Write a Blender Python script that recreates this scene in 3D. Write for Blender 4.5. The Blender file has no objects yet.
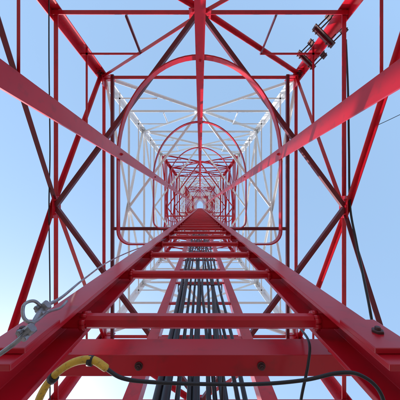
import bpy, math, random, bmesh
from mathutils import Vector as V
random.seed(4)
CAMZ=1.6
scene=bpy.context.scene
def P(x,y,h): return V((x,y,h+CAMZ))
def px(a,b,h): return P((a-200)*h/250,(b-207)*h/250,h)
# ---------------- materials
def mat(name,col,rough=.45,spec=.5,var=.25,scale=5,dirt=(.05,.03,.025),dirtamt=.35,metal=0,bump=.12):
    m=bpy.data.materials.new(name); m.use_nodes=True
    nt=m.node_tree; n=nt.nodes; l=nt.links
    b=n['Principled BSDF']; b.inputs['Roughness'].default_value=rough
    b.inputs['Specular IOR Level'].default_value=spec; b.inputs['Metallic'].default_value=metal
    tc=n.new('ShaderNodeTexCoord')
    no=n.new('ShaderNodeTexNoise'); no.inputs['Scale'].default_value=scale; no.inputs['Detail'].default_value=3
    l.new(tc.outputs['Object'],no.inputs['Vector'])
    r=n.new('ShaderNodeValToRGB'); r.color_ramp.elements[0].position=.3; r.color_ramp.elements[1].position=.7
    r.color_ramp.elements[0].color=tuple(c*(1-var) for c in col)+(1,)
    r.color_ramp.elements[1].color=tuple(min(1,c*(1+var*.5)) for c in col)+(1,)
    l.new(no.outputs['Fac'],r.inputs['Fac'])
    n2=n.new('ShaderNodeTexNoise'); n2.inputs['Scale'].default_value=scale*6; n2.inputs['Detail'].default_value=4
    l.new(tc.outputs['Object'],n2.inputs['Vector'])
    r2=n.new('ShaderNodeValToRGB'); r2.color_ramp.elements[0].position=.56; r2.color_ramp.elements[1].position=.72
    r2.color_ramp.elements[0].color=(0,0,0,1); r2.color_ramp.elements[1].color=(dirtamt,)*3+(1,)
    l.new(n2.outputs['Fac'],r2.inputs['Fac'])
    mx=n.new('ShaderNodeMix'); mx.data_type='RGBA'
    l.new(r2.outputs['Color'],mx.inputs[0]); l.new(r.outputs['Color'],mx.inputs[6]); mx.inputs[7].default_value=dirt+(1,)
    l.new(mx.outputs[2],b.inputs['Base Color'])
    if bump:
        bp=n.new('ShaderNodeBump'); bp.inputs['Strength'].default_value=bump; bp.inputs['Distance'].default_value=.002
        l.new(n2.outputs['Fac'],bp.inputs['Height']); l.new(bp.outputs['Normal'],b.inputs['Normal'])
    return m
RED=mat('red_paint',(.56,.008,.022),.28,var=.16,dirt=(.16,.02,.02),dirtamt=.35)
WHITE=mat('white_paint',(.88,.88,.87),.4,var=.04,dirt=(.6,.56,.5),dirtamt=.15,bump=0)
SHADE_RED=mat('shade_dark_red',(.15,.007,.016),.4,dirtamt=.4,bump=0)  # red with shade painted in, for near tower bars; clamp bars use it too
STEEL=mat('galvanised_steel',(.36,.37,.38),.4,metal=.7,var=.35,scale=60)
BOLT=mat('bolt_steel',(.10,.05,.05),.5,metal=.5,scale=30)
BLACK=mat('black_rubber',(.010,.010,.012),.45,dirtamt=.2,dirt=(.06,.05,.05),bump=0)
YEL=mat('yellow_rubber',(.70,.43,.03),.45,scale=60,dirt=(.12,.08,.03),dirtamt=.6)
CONC=mat('concrete',(.42,.40,.37),.9,scale=3)
TM=[RED,WHITE,SHADE_RED,STEEL,BOLT,BLACK,YEL,CONC]
R_,W_,D_,S_,B_,K_,Y_,C_=range(8)
# ---------------- mesh builder
class MB:
    def __init__(s): s.v=[];s.f=[];s.m=[];s.sm=[]
    def prism(s,p0,p1,prof,u,m,vv=None,smooth=False):
        d=(p1-p0).normalized(); u=V(u); u=(u-d*u.dot(d)).normalized(); w=d.cross(u)
        if vv is not None and w.dot(V(vv))<0: w=-w
        n=len(prof); b=len(s.v)
        for p in (p0,p1):
            for a,c in prof: s.v.append(p+u*a+w*c)
        for i in range(n):
            j=(i+1)%n; s.f.append((b+i,b+j,b+n+j,b+n+i)); s.m.append(m); s.sm.append(smooth)
        s.f.append(tuple(range(b,b+n))); s.m.append(m); s.sm.append(False)
        s.f.append(tuple(range(b+n,b+2*n))); s.m.append(m); s.sm.append(False)
    def ang(s,p0,p1,w,t,u,vv,m): s.prism(p0,p1,[(0,0),(w,0),(w,t),(t,t),(t,w),(0,w)],u,m,vv)
    def bar(s,p0,p1,a,c,u,m,ch=.0):
        a/=2;c/=2
        if ch: pr=[(-a+ch,-c),(a-ch,-c),(a,-c+ch),(a,c-ch),(a-ch,c),(-a+ch,c),(-a,c-ch),(-a,-c+ch)]
        else: pr=[(-a,-c),(a,-c),(a,c),(-a,c)]
        s.prism(p0,p1,pr,u,m)
    def rod(s,p0,p1,r,m,n=12):
        d=(p1-p0).normalized(); u=V((1,0,0)) if abs(d.x)<.8 else V((0,1,0))
        s.prism(p0,p1,[(r*math.cos(2*math.pi*i/n),r*math.sin(2*math.pi*i/n)) for i in range(n)],u,m,smooth=n>6)
    def bolt(s,p,d,r=.014,m=B_):
        d=V(d).normalized(); s.rod(p-d*.003,p+d*.003,r*1.35,m,14); s.rod(p+d*.003,p+d*.003+d*r*.8,r,m,6)
        s.rod(p+d*r*.8,p+d*r*1.7,r*.5,m,10)
    def sweep(s,pts,prof_fn,m,closed=False,smooth=False):
        b=len(s.v); rings=[prof_fn(i) for i in range(len(pts))]; n=len(rings[0])
        for r in rings: s.v.extend(r)
        for k in range(len(pts)-1):
            for i in range(n):
                j=(i+1)%n; s.f.append((b+k*n+i,b+k*n+j,b+(k+1)*n+j,b+(k+1)*n+i)); s.m.append(m); s.sm.append(smooth)
        s.f.append(tuple(range(b,b+n))); s.m.append(m); s.sm.append(False)
        e=b+(len(pts)-1)*n; s.f.append(tuple(range(e,e+n))); s.m.append(m); s.sm.append(False)
    def tube(s,ctrl,r,m,n=10,sub=8):
        pts=[]
        c=[ctrl[0]*2-ctrl[1]]+list(ctrl)+[ctrl[-1]*2-ctrl[-2]]
        for i in range(1,len(c)-2):
            for k in range(sub):
                t=k/sub; a,b_,d,e=c[i-1],c[i],c[i+1],c[i+2]
                pts.append(.5*((2*b_)+(d-a)*t+(2*a-5*b_+4*d-e)*t*t+(3*b_-a-3*d+e)*t**3))
        pts.append(ctrl[-1])
        frames=[];u=None
        for i,p in enumerate(pts):
            d=(pts[min(i+1,len(pts)-1)]-pts[max(i-1,0)]).normalized()
            if u is None: u=d.orthogonal().normalized()
            u=(u-d*u.dot(d)).normalized(); frames.append((u.copy(),d.cross(u)))
        s.sweep(pts,lambda i:[pts[i]+frames[i][0]*r*math.cos(6.28318*k/n)+frames[i][1]*r*math.sin(6.28318*k/n) for k in range(n)],m,smooth=True)
        return pts
    def obj(s,name,parent=None,bev=0):
        me=bpy.data.meshes.new(name); me.from_pydata([tuple(v) for v in s.v],[],s.f)
        used=sorted(set(s.m)); 
        for k in used: me.materials.append(TM[k])
        me.polygons.foreach_set('material_index',[used.index(k) for k in s.m])
        me.polygons.foreach_set('use_smooth',s.sm)
        bm=bmesh.new(); bm.from_mesh(me); bmesh.ops.recalc_face_normals(bm,faces=bm.faces); bm.to_mesh(me); bm.free()
        o=bpy.data.objects.new(name,me); scene.collection.objects.link(o)
        if parent: o.parent=parent
        if bev:
            b=o.modifiers.new('bevel','BEVEL'); b.width=bev; b.segments=2; b.limit_method='ANGLE'
        return o
def empty(name):
    e=bpy.data.objects.new(name,None); scene.collection.objects.link(e); return e
Z=V((0,0,1))
# ---------------- lattice tower
tower=empty('lattice_tower')
HX,HY=1.5,2.0
def tp(h): return 1 if h<=3.75 else 1-.45*(h-3.75)/36
def corner(c,h):
    sx,sy=c; return P(sx*HX*tp(h),sy*HY*tp(h),h)
lev=[-1.3,1.4]+[3.75+2.5*i for i in range(15)]
def band(h):
    if h<3.75: return R_
    return W_ if int((h-3.75)//5)%2==0 else R_
C4=[(-1,-1),(1,-1),(1,1),(-1,1)]
legs=MB();brace=MB();horiz=MB();plan=MB();gus=MB()
for k in range(len(lev)-1):
    h0,h1=lev[k],lev[k+1]; hm=(h0+h1)/2
    if k==1: hm=2.5
    col=band(hm)
    for i in range(4):
        c=C4[i]; legs.ang(corner(c,h0),corner(c,h1),.105 if h0<14 else .09,.011,(-c[0],0,0),(0,-c[1],0),col)
        cc=corner(c,h1)
        for ax in (0,1):
            n=V((-c[0],0,0)) if ax else V((0,-c[1],0)); al=V((0,-c[1],0)) if ax else V((-c[0],0,0))
            if h1<16:
                m0=cc+n*.016+al*.056
                gus.bar(m0-Z*.17,m0+Z*.17,.085,.008,al,col)
                for zz in (-.13,-.07,.07,.13): gus.bolt(m0+n*.006+Z*zz,n,.011,col if h1>4 else B_)
        d=C4[(i+1)%4]
        A0,B0,A1,B1=corner(c,h0),corner(d,h0),corner(c,h1),corner(d,h1)
        Am,Bm=corner(c,hm),corner(d,hm); M=(Am+Bm)/2
        n=-(V((c[0]+d[0],c[1]+d[1],0))).normalized(); al=(Bm-Am).normalized()
        hw=.042; zo=Z*(.012*(i%2))
        mcol=col
        horiz.ang(Am+n*.03+zo,Bm+n*.03+zo,hw,.006,Z,n,mcol)
        horiz.ang(A1+n*.03+zo,B1+n*.03+zo,hw+.005,.007,Z,n,col)
        e1=n*.016; e2=n*.046
        for (q,e) in ((A0,e1),(B1,e1),(B0,e2),(A1,e2)):
            bc=col
            if k==1 and q in (B0,) and i in (1,3): bc=D_  # shade put into the colour of this brace
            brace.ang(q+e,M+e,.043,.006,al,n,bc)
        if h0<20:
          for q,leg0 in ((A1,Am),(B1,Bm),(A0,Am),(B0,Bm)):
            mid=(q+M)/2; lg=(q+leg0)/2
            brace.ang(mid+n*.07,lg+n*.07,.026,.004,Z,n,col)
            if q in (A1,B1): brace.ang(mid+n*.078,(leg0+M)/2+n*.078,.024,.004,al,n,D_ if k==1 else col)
        if h0<16:
            gus.bar(M+n*.066-al*.11,M+n*.066+al*.11,.14,.008,Z,col)
            for aa in (-.07,.07):
                for zz in (-.045,.045): gus.bolt(M+n*.072+al*aa+Z*zz,n,.010,col)
            for q,s_ in ((A1,1),(B1,-1)):
                g=q+al*s_*.13+n*.066
                gus.bar(g-Z*.09,g+Z*.09,.15,.008,al,col)
        e=C4[(i+2)%4]; M2=(corner(d,hm)+corner(e,hm))/2
        dk=D_ if hm<3.75 else col  # near plan bars: shadowed look comes from the darker colour
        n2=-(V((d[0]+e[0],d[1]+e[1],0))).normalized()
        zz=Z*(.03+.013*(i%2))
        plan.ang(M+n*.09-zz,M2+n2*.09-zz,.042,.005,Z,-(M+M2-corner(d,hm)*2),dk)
legs.obj('legs',tower,.002);brace.obj('diagonal_braces',tower);horiz.obj('horizontal_struts',tower)
plan.obj('plan_bracing',tower);gus.obj('gusset_plates',tower)
# ladder support frames inside tower
sup=MB()
for k,h in enumerate([3.75,8.75,13.75,18.75,23.75,28.75]):
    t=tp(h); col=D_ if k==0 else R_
    hh=h-.08
    for sx in (-1,1):
        sup.ang(P(sx*1.27*t,-2*t+.05,hh),P(sx*1.27*t,2*t-.05,hh),.045,.006,Z,(sx,0,0),col)
    for yy in (.29,.95): sup.ang(P(-1.28*t,yy,hh-.08),P(1.28*t,yy,hh-.08),.045,.006,Z,(0,1,0),col)
sup.obj('ladder_support_frames',tower)
# low cross member carrying the foot of the ladder
low=MB()
low.prism(P(-1.45,.29,.49),P(1.45,.29,.49),[(0,0),(.06,0),(.06,.006),(.007,.006),(.007,.036),(.06,.036),(.06,.042),(0,.042)],Z,R_,(0,1,0))
for x in (-.12,.12): low.bolt(P(x,.311,.49),-Z,.006)
for sx in (-1,1): low.ang(P(sx*1.45,-2,.46),P(sx*1.45,2,.46),.07,.008,Z,(-sx,0,0),R_)
low.obj('ladder_foot_crossbeam',tower,.002)
# rest platform
pf=MB(); hp=20.0
for i in range(26):
    y=.42+i*.032; pf.bar(P(-1.0,y,hp),P(1.0,y,hp),.006,.03,(0,1,0),W_)
for x in (-1.0,-.5,0,.5,1.0): pf.bar(P(x,.4,hp-.05),P(x,1.25,hp-.05),.05,.06,(1,0,0),R_)
for y in (.4,1.25): pf.bar(P(-1.03,y,hp-.05),P(1.03,y,hp-.05),.04,.08,(0,1,0),R_)
for x in (-1.0,1.0):
    for y in (.4,1.25): pf.rod(P(x,y,hp),P(x,y,hp+1.1),.02,R_)
    pf.rod(P(x,.4,hp+1.1),P(x,1.25,hp+1.1),.02,R_)
pf.rod(P(-1,1.25,hp+1.1),P(1,1.25,hp+1.1),.02,R_)
pf.obj('rest_platform',tower)
fo=MB()
for c in C4:
    q=corner(c,-1.3); fo.bar(V((q.x,q.y,-.3)),V((q.x,q.y,.28)),.7,.7,(1,0,0),C_,.04)
    fo.bar(V((q.x,q.y,.28)),V((q.x,q.y,.31)),.36,.36,(1,0,0),R_)
fo.obj('concrete_footings',tower,.01)
# ---------------- ladder with safety cage
lad=empty('caged_ladder')
ml=MB(); YL=.2; top=37
rx=.227
h=.27
while h<top:
    h2=min(h+3,top)
    for sx in (-1,1):
        ml.prism(P(sx*(rx-.022),YL-.03,h),P(sx*(rx-.022),YL-.03,h2-.004),[(0,0),(.046,0),(.046,.06),(0,.06),(0,.052),(.038,.052),(.038,.008),(0,.008)],(sx,0,0),R_,(0,1,0))
    h=h2
for sx in (-1,1):
    ml.bolt(P(sx*(rx+.004),YL-.032,.325),(0,-1,0),.0075)
    ml.bar(P(sx*rx,YL-.034,.288),P(sx*rx,YL-.034,.362),.05,.007,(1,0,0),R_)
    ml.ang(P(sx*(rx+.026),YL+.036,.49),P(sx*(rx+.10),YL+.036,.49),.05,.006,Z,(0,1,0),R_)
    hh=3.27
    while hh<15:
        ml.bar(P(sx*(rx+.027),YL,hh-.12),P(sx*(rx+.027),YL,hh+.12),.006,.045,(1,0,0),R_)
        for zz in (-.08,-.03,.03,.08): ml.bolt(P(sx*(rx+.031),YL,hh+zz),(sx,0,0),.008)
        hh+=3
ml.obj('rails',lad,.0015)
mr=MB(); n=0
while .44+.3*n<top:
    hh=.44+.3*n; dz=random.uniform(-.003,.003)
    mr.bar(P(-rx-.012,YL,hh),P(rx+.012,YL,hh+dz),.022,.022,(0,1,0),R_,.005)
    if n<12:
        for sx in (-1,1):  # weld collars where the rung meets the rail
            x0=sx*(rx-.030)
            for j in range(10):
                a=j*.6283+random.uniform(-.15,.15); rr=.0125
                c=P(x0,YL+rr*math.cos(a),hh+rr*math.sin(a)); mr.rod(c,c+V((sx*.010,0,0)),random.uniform(.0035,.005),R_,8)
    n+=1
mr.obj('rungs',lad)
mc=MB()
W=.438; ys=-.27; yt=-.805
def hoop_pts():
    pts=[V((-.25,.2)),V((-.36,.2))]
    for a in range(0,91,15):
        r=.07; cx,cy=-W+r,.2-r; pts.append(V((cx-r*math.sin(math.radians(a)),cy+r*math.cos(math.radians(a)))))
    for j in range(0,5): pts.append(V((-W,.13+(ys-.13)*(j+1)/5)))
    for a in range(5,176,5):
        A=math.radians(a); pts.append(V((-W*math.cos(A),ys+(yt-ys)*math.sin(A))))
    pts.append(V((W,ys)))
    L=[V((-p.x,p.y)) for p in pts[:13]][::-1]
    return pts+L
HP=[]
for p in hoop_pts():
    if not HP or (p-HP[-1]).length>1e-4: HP.append(p)
def hoop(h,th=.007,hg=.042):
    ox,oy=random.uniform(-.004,.004),random.uniform(-.005,.005)
    def pf_(i):
        a=HP[max(i-1,0)];b=HP[min(i+1,len(HP)-1)]; d=(b-a).normalized(); nn=V((-d.y,d.x))
        p=HP[i]; r=[]
        for s_,z in ((-1,-1),(1,-1),(1,1),(-1,1)):
            q=p+nn*th/2*s_; r.append(P(q.x+ox,q.y+(oy if p.y<0 else 0),h+z*hg/2))
        return r
    mc.sweep(HP,pf_,R_)
hs=[1.35+1.02*i for i in range(34)]
for h in hs: hoop(h)
def strip(x,y,tx,ty,w):
    a=0.0
    while a<hs[-1]:
        b=min(a+6,hs[-1]+.03)
        mc.bar(P(x,y,a if a>0 else .12),P(x,y,b-.003),w,.006,(tx,ty,0),R_); a=b
    nx,ny=-ty,tx
    if nx*x+ny*(y+.27)>0: nx,ny=-nx,-ny
    for h in hs[:10]: mc.bolt(P(x+nx*.004,y+ny*.004,h),(nx,ny,0),.006,R_)
strip(0,yt+.010,1,0,.046)
for sx in (-1,1):
    strip(sx*(W-.010),-.285,0,1,.062)
mc.obj('safety_cage',lad)
# ---------------- cable tray + feeder cables
tray=empty('cable_tray'); mt=MB()
for sx in (-1,1):
    mt.prism(P(sx*.25,.78,-1.4),P(sx*.25,.78,36),[(0,0),(.065,0),(.065,.008),(.008,.008),(.008,.06),(0,.06)],(sx,0,0),R_,(0,1,0))
h=.95
while h<36:
    mt.bar(P(-.26,.79,h),P(.26,.79,h),.035,.012,Z,R_); h+=.55
mt.obj('tray_frame',tray)
kb=empty('feeder_cable_bundle'); mk=MB()
xs=[-.165,-.125,-.085,-.05,-.01,.03,.07,.105,.14,.175]
for i,x in enumerate(xs):
    r=random.choice([.010,.013,.017])
    y=.755-r*.5-random.random()*.03; pts=[P(x,y,-1.6)]
    hh=-1.0
    end=random.choice([20,26,34,35])
    while hh<end:
        pts.append(P(x+random.uniform(-.014,.014),y+random.uniform(-.012,.008),hh)); hh+=.8 if hh<8 else 2
    mk.tube(pts,r,K_,sub=4)
mk.obj('cables',kb)
mk=MB(); h=1.2
while h<30:
    mk.bar(P(-.2,.715,h),P(.2,.715,h),.024,.006,Z,B_); 
    for x in (-.2,.2): mk.rod(P(x,.71,h),P(x,.79,h),.005,B_,8)
    h+=1.1
mk.obj('cable_clamps',kb)
# loose cables
def single(name,pts,r,m,extra=None):
    b=MB(); b.tube([px(*p) for p in pts],r,m)
    if extra: extra(b)
    return b.obj(name)
def ropeclips(b):
    for (a,c,h) in ((43,308,.30),(27,332,.262)):
        q=px(a,c,h); b.bar(q-V((.0055,-.005,0)),q+V((.0055,-.005,0)),.008,.010,Z,S_,.002)
        for s_ in (-.003,.003):
            b.rod(q+V((s_,s_,-.010)),q+V((s_,s_,.010)),.0014,S_,8); b.rod(q+V((s_,s_,-.009)),q+V((s_,s_,-.005)),.0027,S_,6)
    b.tube([px(*p) for p in ((43,308,.30),(34,301,.29),(24,305,.28),(24,318,.27),(34,322,.27),(48,312,.31),(60,308,.36),(67,301,.38))],.0018,S_)
single('steel_wire_rope',[(-40,378,.25),(0,354,.25),(27,332,.262),(43,308,.30),(62,297,.4),(84,279,.6),(108,262,.9),(134,250,1.15),(160,241,1.5),(186,229,2.3)],.0024,S_,ropeclips)
def ties(b):
    for (a,c,e,f,h) in ((51,380,55,376,.24),(88,360.5,93,361,.24)):
        b.rod(px(a,c,h),px(e,f,h),.0047,K_,14)
single('yellow_hose',[(28,440,.24),(38,402,.24),(52,378,.24),(72,363,.24),(92,360,.24),(106,368,.25)],.0036,Y_,ties)
single('control_cable',[(104,367,.249),(122,378,.26),(150,382,.27),(200,384,.28),(260,384,.28),(305,380,.28),(338,373,.27),(360,375,.26),(380,392,.25),(390,430,.24)],.0020,K_)
single('coaxial_jumper_cable',[(222,450,.8),(222,400,.8),(223,370,.85),(222,345,.95),(215,300,1.5)],.005,K_)
single('coaxial_jumper_cable',[(297,440,.44),(301,400,.44),(308,365,.45),(309,342,.47),(300,328,.6)],.0025,K_)
single('coaxial_jumper_cable',[(346,40,2.7),(348,90,2.6),(349,150,2.5),(350,205,2.45),(356,240,2.3),(363,275,2.1),(370,310,1.9),(375,345,1.8),(382,420,1.5)],.010,K_)
single('grounding_conductor',[(49,-40,2.35),(49,60,2.4),(50,150,2.4),(49,207,2.4),(50,300,2.4),(50,420,2.3)],.006,K_)
# mounting clamps on the right front leg
for h in (2.75,3.2):
    b=MB(); c=P(HX-.07,-HY+.05,h)
    u=V((1,1,0)).normalized(); w=V((1,-1,0)).normalized()
    for s_ in (-1,1):
        b.bar(c+w*s_*.1-u*.15,c+w*s_*.1+u*.15,.09,.012,Z,B_)
        b.bar(c+w*s_*.118-u*.13,c+w*s_*.118+u*.13,.03,.024,Z,D_)
    for a in (-.12,-.08,.08,.12):
        b.rod(c+u*a-w*.15,c+u*a+w*.15,.008,B_,8)
        for s_ in (-1,1): b.rod(c+u*a+w*s_*.106,c+u*a+w*s_*.13,.017,B_,6)
    b.obj('mounting_clamp',None,.002)
# distant overhead wire
b=MB(); b.tube([V((6.5,-3.0,11)),V((11,-5,11.6)),V((30,-13,13.5))],.012,K_); 
b.rod(V((30,-13,-.3)),V((30,-13,14)),.14,C_); b.obj('overhead_wire')
# ---------------- ground
gm=bpy.data.materials.new('gravel_ground'); gm.use_nodes=True; nt=gm.node_tree
bs=nt.nodes['Principled BSDF']; bs.inputs['Roughness'].default_value=.95
tc=nt.nodes.new('ShaderNodeTexCoord'); vo=nt.nodes.new('ShaderNodeTexVoronoi'); vo.inputs['Scale'].default_value=30
r=nt.nodes.new('ShaderNodeValToRGB'); r.color_ramp.elements[0].color=(.14,.125,.11,1); r.color_ramp.elements[1].color=(.34,.31,.28,1)
nt.links.new(tc.outputs['Object'],vo.inputs['Vector'])
nt.links.new(vo.outputs['Color'],r.inputs['Fac']); nt.links.new(r.outputs['Color'],bs.inputs['Base Color'])
g=MB(); g.v=[V((-1500,-1500,0)),V((1500,-1500,0)),V((1500,1500,0)),V((-1500,1500,0))]; g.f=[(0,1,2,3)]; g.m=[0]; g.sm=[False]
go=g.obj('ground'); go.data.materials[0]=gm
# ---------------- light
EL=math.radians(33)
sd=V((-.62,.78,0)).normalized()   # horizontal direction towards sun
w=bpy.data.worlds.new('World'); scene.world=w; w.use_nodes=True; nt=w.node_tree
bg=nt.nodes['Background']; sk=nt.nodes.new('ShaderNodeTexSky'); sk.sky_type='NISHITA'; sk.sun_disc=False
sk.sun_elevation=EL; sk.sun_rotation=math.atan2(sd.x,sd.y); sk.dust_density=1.0; sk.air_density=1.0; sk.ozone_density=1.0
ad=nt.nodes.new('ShaderNodeVectorMath'); ad.operation='ADD'; ad.inputs[1].default_value=(1.75,2.75,4.0)  # high thin haze
nt.links.new(sk.outputs[0],ad.inputs[0]); nt.links.new(ad.outputs[0],bg.inputs[0]); bg.inputs[1].default_value=.15
sl=bpy.data.lights.new('sun','SUN'); sl.energy=5; sl.angle=math.radians(.5); sl.color=(1,.95,.88)
so=bpy.data.objects.new('sun',sl); scene.collection.objects.link(so)
dirv=V((sd.x*math.cos(EL),sd.y*math.cos(EL),math.sin(EL)))
so.rotation_euler=dirv.to_track_quat('Z','Y').to_euler()
# ---------------- camera
cd=bpy.data.cameras.new('camera'); co=bpy.data.objects.new('camera',cd); scene.collection.objects.link(co)
co.location=(0,0,CAMZ); co.rotation_euler=(math.pi,0,0); cd.sensor_width=36; cd.lens=22.5; cd.shift_y=7/400
cd.clip_start=.02; cd.clip_end=5000
scene.camera=co
scene.view_settings.view_transform='Standard'; scene.view_settings.look='None'; scene.view_settings.exposure=0
